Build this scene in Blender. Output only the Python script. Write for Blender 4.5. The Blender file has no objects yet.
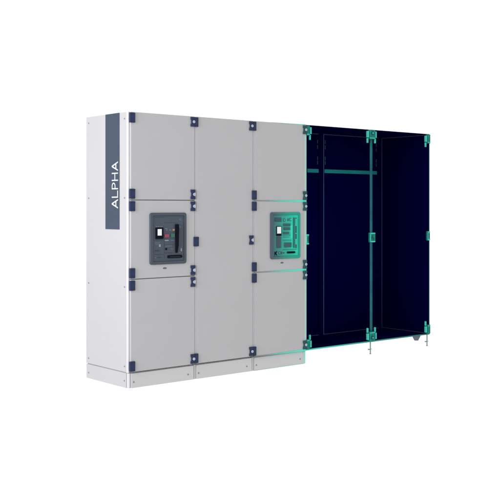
import bpy, bmesh, math
from mathutils import Vector, Matrix

S = bpy.context.scene
COL = S.collection

# ------------------------------------------------------------------ camera
cam_d = bpy.data.cameras.new('camera')
cam = bpy.data.objects.new('camera', cam_d)
COL.objects.link(cam)
cam.location = (-3.987, -6.191, 1.3743)
cam.rotation_euler = (math.pi / 2, 0, -math.radians(39.989))
cam_d.sensor_width = 36
cam_d.lens = 69.404
cam_d.shift_y = -0.0854
cam_d.clip_end = 2000
S.camera = cam

# ------------------------------------------------------------------ world and lamps (white studio)
S.view_settings.view_transform = 'Standard'
S.view_settings.look = 'None'
S.view_settings.exposure = 0
S.view_settings.gamma = 1
W = bpy.data.worlds.new("World")
S.world = W
W.use_nodes = True
bg = W.node_tree.nodes['Background']
bg.inputs[0].default_value = (1, 1, 1, 1)
bg.inputs[1].default_value = 1.1


def area(name, loc, target, sx, sy, power, col=(1, 1, 1)):
    d = bpy.data.lights.new(name, 'AREA')
    d.shape = 'RECTANGLE'
    d.size, d.size_y, d.energy, d.color = sx, sy, power, col
    o = bpy.data.objects.new(name, d)
    COL.objects.link(o)
    o.location = loc
    o.rotation_euler = (Vector(target) - Vector(loc)).to_track_quat('-Z', 'Y').to_euler()
    return o


area('softbox_lamp', (-4.0, -0.95, 1.95), (0, 0.1, 1.15), 2.4, 2.4, 222, (.99, .975, 1.035))


# ------------------------------------------------------------------ materials
def nt(name):
    m = bpy.data.materials.new(name)
    m.use_nodes = True
    return m, m.node_tree.nodes, m.node_tree.links, m.node_tree.nodes['Principled BSDF']


def plain(name, col, rough=.5, spec=.5, var=0.0, scale=6.0, bump=0.0, bscale=400.):
    m, N, L, B = nt(name)
    B.inputs['Base Color'].default_value = (*col, 1)
    B.inputs['Roughness'].default_value = rough
    B.inputs['Specular IOR Level'].default_value = spec
    tc = N.new('ShaderNodeTexCoord')
    if var:
        n = N.new('ShaderNodeTexNoise')
        n.inputs['Scale'].default_value = scale
        n.inputs['Detail'].default_value = 5
        L.new(tc.outputs['Object'], n.inputs['Vector'])
        r = N.new('ShaderNodeValToRGB')
        r.color_ramp.elements[0].position = .3
        r.color_ramp.elements[1].position = .7
        r.color_ramp.elements[0].color = (*[c * (1 - var) for c in col], 1)
        r.color_ramp.elements[1].color = (*[min(1, c * (1 + var)) for c in col], 1)
        L.new(n.outputs['Fac'], r.inputs['Fac'])
        L.new(r.outputs['Color'], B.inputs['Base Color'])
    if bump:
        n2 = N.new('ShaderNodeTexNoise')
        n2.inputs['Scale'].default_value = bscale
        L.new(tc.outputs['Object'], n2.inputs['Vector'])
        b = N.new('ShaderNodeBump')
        b.inputs['Strength'].default_value = bump
        b.inputs['Distance'].default_value = .0004
        L.new(n2.outputs['Fac'], b.inputs['Height'])
        L.new(b.outputs['Normal'], B.inputs['Normal'])
    return m


def fade(name, stops, x0, x1, rough=.6, spec=.2):
    """colour that runs along the object's own x axis from x0 to x1"""
    m, N, L, B = nt(name)
    B.inputs['Roughness'].default_value = rough
    B.inputs['Specular IOR Level'].default_value = spec
    tc = N.new('ShaderNodeTexCoord')
    sp = N.new('ShaderNodeSeparateXYZ')
    L.new(tc.outputs['Object'], sp.inputs[0])
    mr = N.new('ShaderNodeMapRange')
    mr.inputs['From Min'].default_value = x0
    mr.inputs['From Max'].default_value = x1
    L.new(sp.outputs['X'], mr.inputs['Value'])
    r = N.new('ShaderNodeValToRGB')
    e = r.color_ramp.elements
    while len(e) < len(stops):
        e.new(.5)
    for k, (p, c) in enumerate(stops):
        e[k].position = p
        e[k].color = (*c, 1)
    L.new(mr.outputs['Result'], r.inputs['Fac'])
    L.new(r.outputs['Color'], B.inputs['Base Color'])
    return m


GREY = (.360, .358, .365)
M = {}
M['paint'] = plain('grey_powder_coat', GREY, .45, .4, .012, 3, .25, 500)
M['plinth'] = plain('plinth_powder_coat', (.44, .44, .445), .5, .4, .012, 3, .25, 500)
M['post'] = plain('pale_post_and_lit_edge', (.46, .46, .47), .4, .4)  # also used for the lit door edges painted pale in the joints
M['navy'] = plain('navy_plastic', (.014, .024, .064), .45, .2, .05, 40)
M['white'] = plain('pale_lock_core', (.40, .45, .55), .4, .3)
M['screw'] = plain('screw_steel', (.23, .23, .24), .35, .5)
M['slate'] = plain('slate_name_plate', (.034, .048, .072), .55, .2, .02, 8)
M['letter'] = plain('white_lettering', (.50, .53, .57), .5, .2)
M['bezel'] = plain('breaker_bezel', (.046, .060, .082), .5, .25)
M['face'] = plain('breaker_face', (.050, .064, .086), .55, .2, .05, 30)
M['groove'] = plain('breaker_groove', (.03, .04, .058), .6, .2)
M['black'] = plain('black_plastic', (.004, .005, .010), .6, .04)
M['screen'] = plain('pale_display', (.66, .68, .66), .4, .3)
M['red'] = plain('red_button', (.22, .045, .07), .5, .3)
M['green'] = plain('green_button', (.02, .11, .065), .5, .3)
M['print'] = plain('grey_print', (.21, .25, .29), .6, .2)
M['printdim'] = plain('dim_print', (.10, .125, .16), .6, .2)
M['amber'] = plain('amber_lamp', (.30, .19, .12), .5, .2)
M['badge'] = plain('badge_plastic', (.05, .055, .07), .4, .4)
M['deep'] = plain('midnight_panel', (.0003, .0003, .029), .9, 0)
M['line'] = plain('blue_edge_trim', (.040, .085, .15), .8, 0)
M['linedim'] = plain('dim_edge_trim', (.038, .045, .12), .8, 0)
M['hole'] = plain('slot_blue', (.025, .05, .115), .8, 0)
M['edgeteal'] = plain('dim_teal_edge', (.008, .050, .070), .7, 0)
M['tealpost'] = plain('teal_post', (.017, .115, .14), .6, .0, .22, 5)
M['rail'] = plain('teal_rail', (.012, .19, .20), .6, .0, .1, 5)
M['teal'] = plain('teal_bright', (.050, .46, .38), .5, .1, .15, 40)
M['tealmid'] = plain('teal_mid', (.006, .165, .13), .5, .1, .3, 60)
M['tealdark'] = plain('teal_dark', (.006, .075, .075), .5, .1)
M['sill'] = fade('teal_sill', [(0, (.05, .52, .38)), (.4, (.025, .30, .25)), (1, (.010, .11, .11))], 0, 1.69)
M['rubber'] = plain('grey_rubber', (.16, .16, .21), .9, .1)
M['steel'] = plain('foot_steel', (.13, .24, .23), .45, .3)
M['palefade'] = fade('pale_halo_paint', [(0, GREY), (.3, (.345, .42, .40)), (.55, (.30, .47, .42)), (1, (.31, .53, .465))], -.020, .010)
M['seamfade'] = fade('teal_glow_paint', [(0, (.20, .20, .20)), (.25, (.19, .24, .23)), (.5, (.10, .46, .36)), (1, (.07, .66, .47))], 0, .575)
M['topfade'] = fade('edge_glow_paint', [(0, GREY), (.6, (.25, .50, .43)), (1, (.12, .60, .46))], 0, .40)
M['edgefade'] = fade('plinth_glow_paint', [(0, (.44, .44, .445)), (.5, (.26, .55, .46)), (1, (.15, .66, .50))], -.020, .006)
M['deepteal'] = plain('dark_teal_lock', (.012, .060, .072), .5, .2, .1, 40)
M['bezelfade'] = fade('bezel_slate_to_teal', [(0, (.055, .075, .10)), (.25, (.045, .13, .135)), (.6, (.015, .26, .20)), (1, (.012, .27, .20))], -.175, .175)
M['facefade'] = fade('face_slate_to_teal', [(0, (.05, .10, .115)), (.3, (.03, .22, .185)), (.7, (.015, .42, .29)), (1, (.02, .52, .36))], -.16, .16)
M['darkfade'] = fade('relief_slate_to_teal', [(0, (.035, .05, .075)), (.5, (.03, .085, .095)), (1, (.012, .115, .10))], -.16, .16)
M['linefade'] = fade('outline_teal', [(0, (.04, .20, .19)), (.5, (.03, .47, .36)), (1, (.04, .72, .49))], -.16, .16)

# added translucent white floor: lit from beneath only, so no cast shadow shows
fm, N, L, B = nt('shadow_free_translucent')
N.remove(B)
tr = N.new('ShaderNodeBsdfTranslucent')
tr.inputs[0].default_value = (.98, .98, .98, 1)
L.new(tr.outputs[0], N['Material Output'].inputs[0])
M['floor'] = fm


# ------------------------------------------------------------------ mesh helpers
class MB:
    """collects bevelled boxes, discs and prisms and links them as ONE mesh object"""

    def __init__(self):
        self.bm = bmesh.new()
        self.mats = []

    def _m(self, mat):
        if mat not in self.mats:
            self.mats.append(mat)
        return self.mats.index(mat)

    def _merge(self, b, mat):
        i = self._m(mat)
        for f in b.faces:
            f.material_index = i
        me = bpy.data.meshes.new('t')
        b.to_mesh(me)
        b.free()
        self.bm.from_mesh(me)
        bpy.data.meshes.remove(me)

    def box(self, x0, x1, y0, y1, z0, z1, mat, bev=0.0, seg=2):
        b = bmesh.new()
        bmesh.ops.create_cube(b, size=1)
        for v in b.verts:
            v.co = Vector(((x0 + x1) / 2 + v.co.x * (x1 - x0), (y0 + y1) / 2 + v.co.y * (y1 - y0), (z0 + z1) / 2 + v.co.z * (z1 - z0)))
        if bev:
            bmesh.ops.bevel(b, geom=b.edges[:], offset=bev, segments=seg, profile=.5, affect='EDGES')
        self._merge(b, mat)
        return self

    def prism(self, pts, d0, d1, mat, axis='y', bev=0.0):
        """outline extruded along an axis; pts are (x,z) for y, (y,z) for x, (x,y) for z"""
        b = bmesh.new()

        def P(p, d):
            return {'y': (p[0], d, p[1]), 'x': (d, p[0], p[1]), 'z': (p[0], p[1], d)}[axis]
        a = [b.verts.new(P(p, d0)) for p in pts]
        c = [b.verts.new(P(p, d1)) for p in pts]
        n = len(pts)
        b.faces.new(a)
        b.faces.new(c[::-1])
        for k in range(n):
            b.faces.new((a[k], c[k], c[(k + 1) % n], a[(k + 1) % n]))
        bmesh.ops.recalc_face_normals(b, faces=b.faces[:])
        if bev:
            ed = [e for e in b.edges if abs(getattr(e.verts[0].co - e.verts[1].co, axis)) < 1e-7 and abs(getattr(e.verts[0].co, axis) - d0) < 1e-7]
            bmesh.ops.bevel(b, geom=ed, offset=bev, segments=2, profile=.5, affect='EDGES')
        self._merge(b, mat)
        return self

    def disc(self, c, r, d0, d1, mat, axis='y', n=20, r2=None):
        b = bmesh.new()
        r2 = r if r2 is None else r2
        ring = []
        for d, rr in ((d0, r), (d1, r2)):
            row = []
            for k in range(n):
                t = 2 * math.pi * k / n
                p = (c[0] + rr * math.cos(t), c[1] + rr * math.sin(t))
                row.append(b.verts.new({'y': (p[0], d, p[1]), 'x': (d, p[0], p[1]), 'z': (p[0], p[1], d)}[axis]))
            ring.append(row)
        b.faces.new(ring[0])
        b.faces.new(ring[1][::-1])
        for k in range(n):
            b.faces.new((ring[0][k], ring[0][(k + 1) % n], ring[1][(k + 1) % n], ring[1][k]))
        bmesh.ops.recalc_face_normals(b, faces=b.faces[:])
        self._merge(b, mat)
        return self

    def build(self, name, parent=None, loc=(0, 0, 0)):
        me = bpy.data.meshes.new(name)
        self.bm.to_mesh(me)
        self.bm.free()
        for m in self.mats:
            me.materials.append(M[m])
        o = bpy.data.objects.new(name, me)
        COL.objects.link(o)
        o.parent = parent
        o.location = loc
        return o


def rounded(x0, x1, z0, z1, r, n=5):
    pts = []
    for cx, cz, a in ((x1 - r, z1 - r, 0), (x0 + r, z1 - r, 90), (x0 + r, z0 + r, 180), (x1 - r, z0 + r, 270)):
        for k in range(n + 1):
            t = math.radians(a + 90 * k / n)
            pts.append((cx + r * math.cos(t), cz + r * math.sin(t)))
    return pts


def thing(name, label, cat, loc, group=None):
    o = bpy.data.objects.new(name, None)
    o.empty_display_size = .1
    COL.objects.link(o)
    o.location = loc
    o['label'] = label
    o['category'] = cat
    if group:
        o['group'] = group
    return o


def again(o, parent, loc):
    c = o.copy()
    COL.objects.link(c)
    c.parent = parent
    c.location = loc
    return c


# ------------------------------------------------------------------ setting
bm = bmesh.new()
bmesh.ops.create_grid(bm, x_segments=1, y_segments=1, size=300)
me = bpy.data.meshes.new('floor')
bm.to_mesh(me)
bm.free()
me.materials.append(M['floor'])
floor = bpy.data.objects.new('floor', me)
COL.objects.link(floor)
floor['kind'] = 'structure'

# ------------------------------------------------------------------ switchgear cabinets
D = .613            # depth
H = 2.1             # full height
PL = .117           # plinth height
DF, DB = -.022, -.002   # door front and back


def screw(parent, loc, axis):
    """domed screw head with a slot, one mesh shared by all"""
    key = 'screw_' + axis
    if key not in protos:
        m = MB()
        m.disc((0, 0), .0078, 0, -.003, 'screw', axis, 14, .0058)
        if axis == 'y':
            m.box(-.005, .005, -.0036, -.0031, -.0012, .0012, 'black')
        else:
            m.box(-.0036, -.0031, -.005, .005, -.0012, .0012, 'black')
        protos[key] = m.build('screw', parent, loc)
        return protos[key]
    return again(protos[key], parent, loc)


protos = {}


def hinge_mesh(m, w=.046, h=.076, mat='navy'):
    m.prism(rounded(-w / 2, w / 2, -h / 2, h / 2, .004, 3), -.013, .004, mat, 'y', .003)
    m.box(-w / 2 + .006, w / 2 - .006, -.0145, -.0125, -h / 2 + .010, -h / 2 + .013, mat)
    m.box(-w / 2 + .006, w / 2 - .006, -.0145, -.0125, h / 2 - .013, h / 2 - .010, mat)


def lock_mesh(m, w=.044, h=.076, mat='navy', core='white'):
    # body notched on its right side round a pale key core
    a, b = w / 2, h / 2
    pts = [(-a, -b), (a, -b), (a, -.016), (a - .014, -.013), (a - .014, .013), (a, .016), (a, b), (-a, b), (-a, .018), (-a + .006, .014), (-a + .006, -.014), (-a, -.018)]
    m.prism(pts, -.012, .004, mat, 'y', .002)
    m.disc((.006, 0), .0115, -.016, .003, core, 'y', 18, .0095)
    m.box(.004, .008, -.0171, -.0161, -.006, .006, 'print')


def hinge(parent, x, z, w=.046):
    key = ('hinge', w)
    if key not in protos:
        m = MB()
        hinge_mesh(m, w)
        protos[key] = m.build('hinge', parent, (x, DF, z))
        return
    again(protos[key], parent, (x, DF, z))


def lock(parent, x, z, mat='navy', w=.044):
    key = ('lock', mat, w)
    if key not in protos:
        m = MB()
        lock_mesh(m, w, .076, mat)
        protos[key] = m.build('lock', parent, (x, DF, z))
        return
    again(protos[key], parent, (x, DF, z))


def cabinet(x0, x1, label, end_panel=False, splits=True, lockmat='navy', fold=False):
    """empty at the base; local x runs along the front"""
    w = x1 - x0
    t = thing('switchgear_cabinet', label, 'cabinet', (x0, 0, 0), 'light grey switchgear cabinets in a row')
    MB().box(.002 if not end_panel else .004, w - .002, .0, D, PL + .004, H, 'paint', .006).build('carcass', t)
    # plinth: inner box, front cover with its screws
    MB().box(.006, w - .004, .006, D - .004, 0, PL, 'plinth', .003).build('plinth', t)
    cover = MB().box(.022, w - .004, -.010, .0055, .001, PL - .005, 'plinth', .002).build('plinth_cover', t)
    screw(cover, (.042, -.010, .047), 'y')
    screw(cover, (w - .060, -.010, .047), 'y')
    # pale rounded corner post at the left of the front
    MB().prism([(.0, .018), (.0, .004), (.003, .0), (.007, -.0035), (.018, -.0035), (.018, .018)][::-1], .001, PL - .003, 'post', 'z').build('plinth_corner', t)
    if end_panel:
        # the post wraps the open corner of the row from door foot to roof
        MB().prism([(-.004, .020), (-.004, .002), (-.001, -.003), (.004, -.0045), (.0085, -.0045), (.0085, .0), (.0035, .0), (.0035, .020)][::-1], PL + .002, H, 'post', 'z').build('corner_post_or_lit_edge', t)
        sp = MB().box(-.004, .0035, .0225, D, PL + .004, H - .001, 'paint', .0012).build('side_panel', t)
        for y, z in ((.572, 2.049), (.042, 2.049), (.572, 1.447), (.042, 1.446), (.572, .767), (.042, .768), (.574, .163), (.042, .164)):
            screw(sp, (-.004, y, z), 'x')
        sc = MB().box(-.003, .0055, .022, D - .002, .001, PL - .003, 'paint', .0012).build('plinth_cover', t)
        for y, z in ((.574, .047), (.046, .054)):
            screw(sc, (-.003, y, z), 'x')
    else:
        # pale strip painted as the lit door edge in the joint between cabinets
        MB().box(.001, .0118, -.019, -.0005, PL + .012, H - .003, 'post', .003).build('corner_post_or_lit_edge', t)
    # doors
    dl, dr = (.010 if end_panel else .0124), w - .001
    zones = [(1.433, 2.098), (.831, 1.427), (.125, .825)] if splits else [(.126, 2.098)]
    for i, (z0, z1) in enumerate(zones):
        m = MB().box(dl, dr, DF, DB, z0, z1, 'paint', .0028)
        if splits:
            m.box(dl + .02, dr - .02, DB, .0005, z0 + .02, z1 - .02, 'paint')
        d = m.build('door', t)
        zs = [z1 - .044, z0 + .044] if splits else [z1 - .044, 1.101, z0 + .044]
        for z in zs:
            outer = z > 2.0 or z < .2
            if end_panel:
                hinge(d, .0195, z, .048)
            else:
                hinge(d, .0075 if outer else .0065, z, .034 if outer else .046)
            if lockmat == 'navy':
                lock(d, w - (.025 if outer else .022), z, 'navy', .036 if outer else .042)
            else:
                lock(d, w - .017, z, lockmat, .040)
    return t, w


g1, w1 = cabinet(0, .614, 'light grey cabinet at the left end, with a dark lettered stripe on its side', end_panel=True)
g2, w2 = cabinet(.617, 1.221, 'plain light grey cabinet with one tall undivided door, between two with breakers', splits=False)
g3, w3 = cabinet(1.224, 1.829, 'light grey cabinet edged in painted teal glow, beside the dark open bays', lockmat='deepteal')

# ---- name plate on the side of the end cabinet
plate = MB().box(-.0072, -.0042, .113, .315, 1.204, H - .0005, 'slate', .0008).build('name_plate', g1)


def lettering(word, parent):
    """raised capitals; u runs up the plate, v towards the back of the cabinet"""
    m = MB()
    v0, vh, s = .130, .088, .0090
    X0, X1 = -.0088, -.0071

    def poly(pts):
        m.prism([(v0 + v * vh, z) for z, v in pts], X0, X1, 'letter', 'x')

    def A(u, w):
        k = s * 1.05
        c = u + w / 2
        poly([(u, 0), (u + k, 0), (c, .80), (c, 1), (c - k * .55, 1)])
        poly([(u + w, 0), (c + k * .55, 1), (c, 1), (c, .80), (u + w - k, 0)])
        poly([(u + w * .27, .27), (u + w * .73, .27), (u + w * .68, .40), (u + w * .32, .40)])

    def bar(u0, u1, a, b):
        poly([(u0, a), (u1, a), (u1, b), (u0, b)])
    sv = s / vh
    x = 1.365
    A(x, .072)
    bar(x + .083, x + .083 + s, 0, 1)
    bar(x + .083 + s + .0001, x + .138, 0, sv)
    # P
    p = x + .148
    bar(p, p + s, 0, 1)
    cu, r = p + .026, .5
    ri = .25
    hi, lo = 1.0, .42
    cv, R = (hi + lo) / 2, (hi - lo) / 2
    outer, inner = [], []
    for k in range(13):
        a = math.radians(-90 + 180 * k / 12)
        outer.append((cu + .026 * math.cos(a), cv + R * math.sin(a)))
        inner.append((cu + (.026 - s) * math.cos(a), cv + (R - sv) * math.sin(a)))
    poly([(p + s + .0001, lo)] + outer + [(p + s + .0001, hi), (p + s + .0001, hi - sv)] + inner[::-1] + [(p + s + .0001, lo + sv)])
    # H
    h = x + .213
    bar(h, h + s, 0, 1)
    bar(h + .063 - s, h + .063, 0, 1)
    bar(h + s + .0001, h + .063 - s - .0001, .5 - sv / 2, .5 + sv / 2)
    A(x + .289, .073)
    return m.build('lettering', parent)


lettering('ALPHA', plate)


# ---- circuit breakers (origin at the middle of the breaker on the door)
def frame_outline(m, x0, x1, z0, z1, t, d0, d1, mat):
    m.box(x0, x1, d0, d1, z1 - t, z1, mat)
    m.box(x0, x1, d0, d1, z0, z0 + t, mat)
    m.box(x0, x0 + t, d0, d1, z0 + t, z1 - t, mat)
    m.box(x1 - t, x1, d0, d1, z0 + t, z1 - t, mat)


BW, BH = .346, .400


def uv(u0, u1, v0, v1):
    return (-BW / 2 + u0 * BW, -BW / 2 + u1 * BW), (BH / 2 - v1 * BH, BH / 2 - v0 * BH)


def bezel(parent, loc, mat, gmat):
    """rounded bezel as a ring, lower inner face"""
    b = bmesh.new()
    o = rounded(-BW / 2, BW / 2, -BH / 2, BH / 2, .020, 6)
    lip = rounded(-BW / 2 + .004, BW / 2 - .004, -BH / 2 + .004, BH / 2 - .004, .017, 6)
    i = rounded(-BW / 2 + .024, BW / 2 - .024, -BH / 2 + .022, BH / 2 - .022, .006, 6)
    loops = [[b.verts.new((x, y, z)) for x, z in pts] for pts, y in ((o, .0), (o, -.009), (lip, -.013), (i, -.013), (i, -.0035))]
    n = len(o)
    for a, c in zip(loops, loops[1:]):
        for k in range(n):
            b.faces.new((a[k], a[(k + 1) % n], c[(k + 1) % n], c[k]))
    bmesh.ops.recalc_face_normals(b, faces=b.faces[:])
    m = MB()
    m._merge(b, mat)
    return m.build('circuit_breaker', parent, loc)


def face_plate(parent, mat):
    return MB().box(-BW / 2 + .0245, BW / 2 - .0245, -.0065, .001, -BH / 2 + .0225, BH / 2 - .0225, mat, .002).build('face_plate', parent)


F = -.0065          # face of the plate
cb = bezel(g1, (.352, DF, 1.132), 'bezel', 'groove')
face_plate(cb, 'face')


def block(name, parent, u0, u1, v0, v1, d, mat, bev=.001, extra=None):
    (xa, xb), (za, zb) = uv(u0, u1, v0, v1)
    m = MB().box(xa, xb, F - d, F - .0001, za, zb, mat, bev)
    if extra:
        extra(m)
    return m.build(name, parent)


def scr(m):
    (xa, xb), (za, zb) = uv(.190, .300, .315, .440)
    m.box(xa, xb, F - .0105, F - .0092, za, zb, 'screen', .0005)
    for k in range(4):
        (xa, xb), (za, zb) = uv(.16 + .05 * k, .18 + .05 * k, .262, .275)
        m.box(xa, xb, F - .002, F + .001, za, zb, 'print')


block('display', cb, .145, .352, .285, .505, .009, 'black', .002, scr)
block('red_button', cb, .385, .510, .415, .482, .008, 'red', .002)
block('green_button', cb, .562, .667, .403, .482, .008, 'green', .002)
block('status_lamp', cb, .615, .672, .318, .355, .003, 'amber', .0008)
block('status_lamp', cb, .43, .47, .322, .350, .003, 'printdim', .0008)
# charging lever: tapered black bar
(xa, xb), (za, zb) = uv(.685, .770, .225, .785)
MB().prism([(xa + .003, za), (xa + .014, za), (xb - .004, za + .06), (xb, zb - .03), (xb - .004, zb), (xa, zb), (xa + .001, za + .11)], F - .016, F - .0002, 'black', 'y', .002).build('charging_lever', cb)
# lever socket at the bottom
(xa, xb), (za, zb) = uv(.47, .870, .828, .884)
MB().prism(rounded(xa, xb, za, zb, .007, 3), F - .009, F - .0002, 'black', 'y', .002).box(xa + .02, xb - .02, F - .0098, F - .0092, za + .008, za + .011, 'groove').build('lever_socket', cb)
(xa, xb), (za, zb) = uv(.41, .46, .685, .725)
MB().disc(((xa + xb) / 2, (za + zb) / 2), .0095, F - .004, F - .0002, 'black', 'y', 6, .008).build('key_hole', cb)
m = MB()
step = 0
for u0, u1, v0, v1, mt in ((.382, .388, .50, .90, 'groove'), (.10, .375, .525, .531, 'groove'), (.40, .66, .19, .194, 'groove'), (.39, .66, .625, .630, 'groove'),
                           (.40, .505, .528, .548, 'print'), (.575, .655, .530, .548, 'printdim'), (.40, .47, .305, .312, 'print'), (.52, .58, .325, .348, 'printdim'),
                           (.13, .27, .575, .590, 'printdim'), (.15, .24, .61, .62, 'printdim'), (.245, .285, .61, .66, 'print'),
                           (.135, .25, .715, .745, 'groove'), (.13, .37, .80, .808, 'groove'), (.42, .60, .64, .655, 'printdim'), (.56, .64, .70, .712, 'printdim'),
                           (.79, .85, .12, .135, 'printdim'), (.80, .86, .15, .158, 'printdim'), (.80, .83, .26, .30, 'printdim'), (.84, .87, .70, .76, 'print'), (.79, .83, .775, .79, 'printdim'),
                           (.13, .17, .86, .875, 'printdim'), (.19, .30, .86, .872, 'groove'), (.13, .36, .09, .094, 'groove'), (.40, .62, .775, .785, 'groove')):
    (xa, xb), (za, zb) = uv(u0, u1, v0, v1)
    step += .00004
    m.box(xa, xb, F - .0008 - step, F - .0002 + step / 10, za, zb, mt)
m.build('printed_legend', cb)


def badge(parent, x, z):
    m = MB()
    m.prism([(.017 * math.cos(a), .0065 * math.sin(a)) for a in [2 * math.pi * k / 24 for k in range(24)]], -.003, .001, 'badge', 'y', .001)
    m.box(-.010, .010, -.0036, -.0031, -.0012, .0012, 'print')
    m.build('badge', parent, (x, DF, z))


badge(g1, .322, .901)
badge(g3, 1.546 - 1.224, .898)

# breaker of the teal edged cabinet
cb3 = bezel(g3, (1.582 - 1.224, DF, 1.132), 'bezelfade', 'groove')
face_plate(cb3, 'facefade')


def scr3(m):
    (xa, xb), (za, zb) = uv(.195, .325, .312, .455)
    m.box(xa, xb, F - .0105, F - .0092, za, zb, 'screen', .0005)


block('display', cb3, .185, .345, .300, .505, .009, 'black', .002, scr3)
block('relay_block', cb3, .135, .350, .115, .200, .006, 'darkfade', .002)
block('relay_block', cb3, .41, .650, .245, .300, .006, 'darkfade', .002)
block('relay_block', cb3, .43, .640, .325, .385, .006, 'darkfade', .002)
block('relay_block', cb3, .41, .610, .425, .470, .006, 'darkfade', .002)
block('relay_block', cb3, .45, .690, .655, .755, .006, 'darkfade', .002)
block('trip_unit', cb3, .195, .335, .525, .760, .006, 'darkfade', .002)
block('charging_lever', cb3, .755, .787, .115, .770, .010, 'darkfade', .002)
(xa, xb), (za, zb) = uv(.54, .81, .848, .888)
MB().prism(rounded(xa, xb, za, zb, .006, 3), F - .009, F - .0002, 'black', 'y', .002).build('lever_socket', cb3)
m = MB()
step = 0
for u0, u1, v0, v1, mt in ((.36, .366, .10, .80, 'linefade'), (.12, .37, .225, .232, 'linefade'), (.67, .735, .28, .56, 'linefade'), (.40, .70, .395, .405, 'linefade'),
                           (.40, .66, .49, .498, 'darkfade'), (.42, .62, .53, .538, 'darkfade'), (.40, .66, .56, .568, 'linefade'), (.42, .60, .51, .515, 'linefade'),
                           (.40, .70, .60, .608, 'darkfade'), (.40, .66, .627, .632, 'linefade'), (.825, .875, .12, .78, 'darkfade'), (.835, .865, .14, .30, 'linefade'), (.835, .865, .45, .47, 'linefade'), (.835, .865, .58, .70, 'linefade'),
                           (.70, .72, .12, .78, 'linefade'), (.56, .60, .135, .19, 'darkfade'), (.62, .70, .125, .135, 'darkfade'), (.62, .70, .18, .19, 'darkfade'), (.62, .64, .14, .175, 'darkfade'),
                           (.12, .17, .27, .275, 'linefade'), (.12, .18, .35, .356, 'linefade'), (.12, .18, .44, .446, 'linefade'), (.12, .18, .56, .566, 'linefade'), (.12, .36, .78, .786, 'linefade'),
                           (.40, .88, .80, .808, 'darkfade'), (.20, .33, .575, .585, 'linefade'), (.20, .33, .64, .65, 'linefade'), (.20, .33, .70, .705, 'linefade'), (.39, .40, .10, .80, 'linefade'),
                           (.13, .15, .84, .92, 'black'), (.345, .375, .845, .90, 'darkfade'), (.40, .46, .86, .885, 'darkfade')):
    (xa, xb), (za, zb) = uv(u0, u1, v0, v1)
    step += .00004
    m.box(xa, xb, F - .0008 - step, F - .0002 + step / 10, za, zb, mt)
m.build('printed_legend', cb3)
(xa, xb), (za, zb) = uv(.15, .22, .83, .92)
MB().prism([(xa, (za + zb) / 2 - .004), (xb - .008, za), (xb, za), (xa + .012, (za + zb) / 2), (xb, zb), (xb - .008, zb), (xa, (za + zb) / 2 + .004)], F - .0022, F - .0002, 'black', 'y').build('arrow_mark', cb3)
for u0, u1, v0, v1 in ((.26, .33, .84, .90), (.41, .49, .13, .205)):
    (xa, xb), (za, zb) = uv(u0, u1, v0, v1)
    c = ((xa + xb) / 2, (za + zb) / 2)
    MB().disc(c, .013, F - .003, F - .0002, 'darkfade', 'y', 20, .011).disc(c, .0065, F - .0038, F - .0031, 'linefade', 'y', 16).build('dial', cb3)

# teal glow painted as colour on seams of the same cabinet (wider towards the right)
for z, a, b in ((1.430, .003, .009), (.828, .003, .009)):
    MB().prism([(0, z - a), (.591, z - b), (.591, z + b), (0, z + a)], DF - .003, DF + .004, 'seamfade', 'y', .001).build('teal_glow_paint', g3, (.010, 0, 0))
MB().prism([(0, .122 - .004), (.595, .122 - .008), (.595, .122 + .008), (0, .122 + .004)], DF - .003, .002, 'seamfade', 'y', .001).build('teal_glow_paint', g3, (.008, 0, 0))
MB().prism([(0, H - .003), (.40, H - .005), (.40, H + .003), (0, H - .0015)], DF - .0015, .03, 'topfade').build('teal_glow_paint', g3, (.203, 0, 0))
MB().box(-.020, .012, DF - .0015, DF + .012, .136, H - .006, 'palefade', .0005).build('painted_teal_halo', g3, (w3 - .008, 0, 0))  # soft halo beside the door edge, painted as a colour strip
MB().box(-.020, .008, -.0125, .004, .002, PL - .006, 'edgefade', .001).build('painted_teal_halo', g3, (w3 - .006, 0, 0))  # teal glow at the plinth end, painted into the strip
MB().box(0, .57, -.0115, .003, .0005, .0035, 'topfade').build('teal_glow_paint', g3, (.022, 0, 0))

# ------------------------------------------------------------------ dark double bay
X0, X1, XM = 1.834, 3.520, 2.686
bay = thing('open_enclosure', 'midnight blue open double bay with teal clips and posts, right of the grey cabinets', 'enclosure', (X0, 0, 0))
wid = X1 - X0
xm = XM - X0
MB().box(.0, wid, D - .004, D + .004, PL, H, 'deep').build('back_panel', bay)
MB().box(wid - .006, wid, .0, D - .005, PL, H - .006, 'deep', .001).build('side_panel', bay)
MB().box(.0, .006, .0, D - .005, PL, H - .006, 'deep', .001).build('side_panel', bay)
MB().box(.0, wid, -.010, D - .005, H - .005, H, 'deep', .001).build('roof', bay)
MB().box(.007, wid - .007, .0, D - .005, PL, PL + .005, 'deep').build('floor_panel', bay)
# front posts and the sill
MB().box(.0, .022, -.012, -.001, PL + .014, H - .007, 'deep', .002).build('front_post', bay)
MB().box(wid - .016, wid, -.012, -.001, PL + .014, H - .007, 'deep', .002).box(wid - .013, wid - .003, -.0135, -.0115, PL + .02, H - .02, 'edgeteal').build('front_post', bay)
cp = MB().box(xm - .014, xm + .014, -.006, .006, PL + .012, H - .012, 'tealpost', .004).box(xm - .003, xm + .002, -.0072, -.0055, PL + .10, H - .10, 'tealpost').build('centre_post', bay)
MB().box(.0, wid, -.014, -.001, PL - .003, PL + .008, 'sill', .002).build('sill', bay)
# rear posts with slots, on the back panel
yb = D - .005


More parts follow.
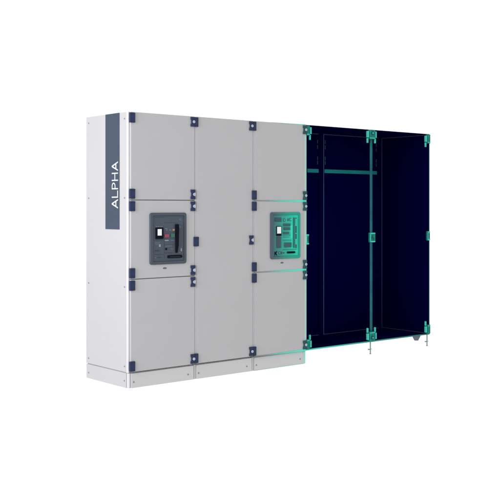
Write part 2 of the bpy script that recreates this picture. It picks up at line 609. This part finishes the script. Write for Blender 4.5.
def rear_post(x, w, strip, cols):
    p = MB().box(x - w, x, yb - .008, yb, PL + .006, H - .007, 'deep').build('rear_post', bay)
    MB().box(x + .0005, x + .0085, yb - .0095, yb - .001, PL + .006, H - .007, strip).build('edge_trim', p)
    for dx in cols:
        for z in (2.016, 1.965, 1.855, 1.812):
            yy = yb - .010 if -w < dx < .0 else yb - .002
            MB().box(x + dx - .005, x + dx + .005, yy - .002, yy, z - .018, z + .018, 'hole').build('slot', p)


rear_post(.815, .060, 'line', (-.074, .030))
rear_post(wid - .028, .04, 'linedim', (-.076,))
MB().box(.045, .745, yb - .016, yb - .002, 1.712, 1.748, 'rail', .002).build('cross_rail', bay)
MB().box(.826, wid - .106, yb - .016, yb - .002, 1.712, 1.748, 'rail', .002).build('cross_rail', bay)
# thin folds where the sheets meet
tr_ = MB().box(.0, wid - .008, yb - .0042, yb - .0002, H - .012, H - .0055, 'linedim').build('fold_trim', bay)
MB().box(.008, wid - .008, yb - .0042, yb - .0002, PL + .0055, PL + .011, 'linedim').build('fold_trim', bay)
MB().box(wid - .010, wid - .0065, .02, yb - .005, H - .012, H - .0055, 'linedim').build('fold_trim', bay)
MB().box(wid - .010, wid - .0065, .02, yb - .005, PL + .0055, PL + .011, 'linedim').build('fold_trim', bay)


# clips: block, two cheeks and two prongs; half clips close the ends of the row
def clip(name, x, z, up, sides):
    """up = 1: prongs point down from the roof; -1: prongs stand up from the sill"""
    m = MB()
    s = -1 if up > 0 else 1
    xl = -.036 if -1 in sides else -.004
    xr = .036 if 1 in sides else .004
    m.prism(rounded(xl, xr, -.044, .044, .010 if len(sides) == 2 else .003, 4), -.030, -.004, 'tealmid', 'y', .004)
    if len(sides) == 2:
        m.disc((0, .012 * up), .018, -.035, -.029, 'tealdark', 'y', 18, .015)
        m.disc((0, .012 * up), .008, -.038, -.034, 'teal', 'y', 14)
    m.box(xl + .004, xr - .004, -.033, -.029, -.034 * up - .004, -.034 * up + .004, 'teal', .001)
    for k in sides:
        a, b = sorted((k * .044, k * .060))
        m.box(a, b, -.028, -.004, -.030, .030, 'teal', .003)
        a, b = sorted((k * .034, k * .046))
        m.box(a, b, -.022, -.006, -.012, .012, 'tealdark')
        a, b = sorted((k * .044, k * .058))
        m.box(a, b, -.020, -.004, min(s * .036, s * .080), max(s * .036, s * .080), 'teal', .003)
    m.build(name, bay, (x, 0, z))


clip('clip', xm - .011, H - .045, 1, (-1, 1))
clip('clip', xm - .011, PL + .052, -1, (-1, 1))
clip('clip', wid - .012, H - .050, 1, (-1,))
clip('clip', wid - .012, PL + .052, -1, (-1,))
clip('clip', -.001, H - .050, 1, (1,))
clip('clip', -.001, PL + .052, -1, (1,))


def latch(x, w):
    m = MB()
    h = .046
    m.prism(rounded(-w, w, -h, h, .006, 3), -.022, -.004, 'tealmid', 'y', .003)
    m.box(-w + .002, w - .002, -.026, -.021, h - .014, h - .002, 'teal', .002)
    m.box(-w + .002, w - .002, -.026, -.021, -h + .002, -h + .014, 'teal', .002)
    m.box(-w + .002, -w + .011, -.025, -.021, -h + .0145, h - .0145, 'teal', .002)
    if w > .03:
        m.box(w - .011, w - .002, -.025, -.021, -h + .0145, h - .0145, 'tealmid', .002)
        m.prism([(-.006, .026), (.004, .026), (.016, -.026), (.006, -.026)], -.0245, -.0215, 'tealdark', 'y')
        m.prism([(-.012, -.010), (-.004, .0), (-.012, .012), (-.016, .0)], -.0245, -.0215, 'tealdark', 'y')
    else:
        m.box(-w + .012, w - .006, -.0235, -.0215, -.02, .02, 'tealdark')
    m.build('latch', bay, (x, 0, 1.092))


latch(xm - .002, .036)
latch(.014, .017)
latch(wid - .024, .019)


# levelling feet
def foot(x, y):
    m = MB()
    m.disc((x, y), .0055, .004, PL - .004, 'steel', 'z', 12)
    m.disc((x, y), .010, .0, .005, 'steel', 'z', 16, .008)
    m.disc((x - .022, y), .0085, .040, .050, 'steel', 'z', 6)
    m.box(x - .022, x + .022, y - .003, y + .003, .043, .047, 'steel', .001)
    m.build('levelling_foot', bay)


foot(xm - .005, .004)
foot(wid - .020, .004)
foot(.03, D - .04)
foot(wid - .03, D - .04)
m = MB()
m.disc((wid - .045, .120), .046, PL - .0005, .085, 'rubber', 'z', 24, .040)
m.disc((wid - .045, .120), .040, .085, .045, 'rubber', 'z', 24, .020)
m.build('rubber_bumper', bay)
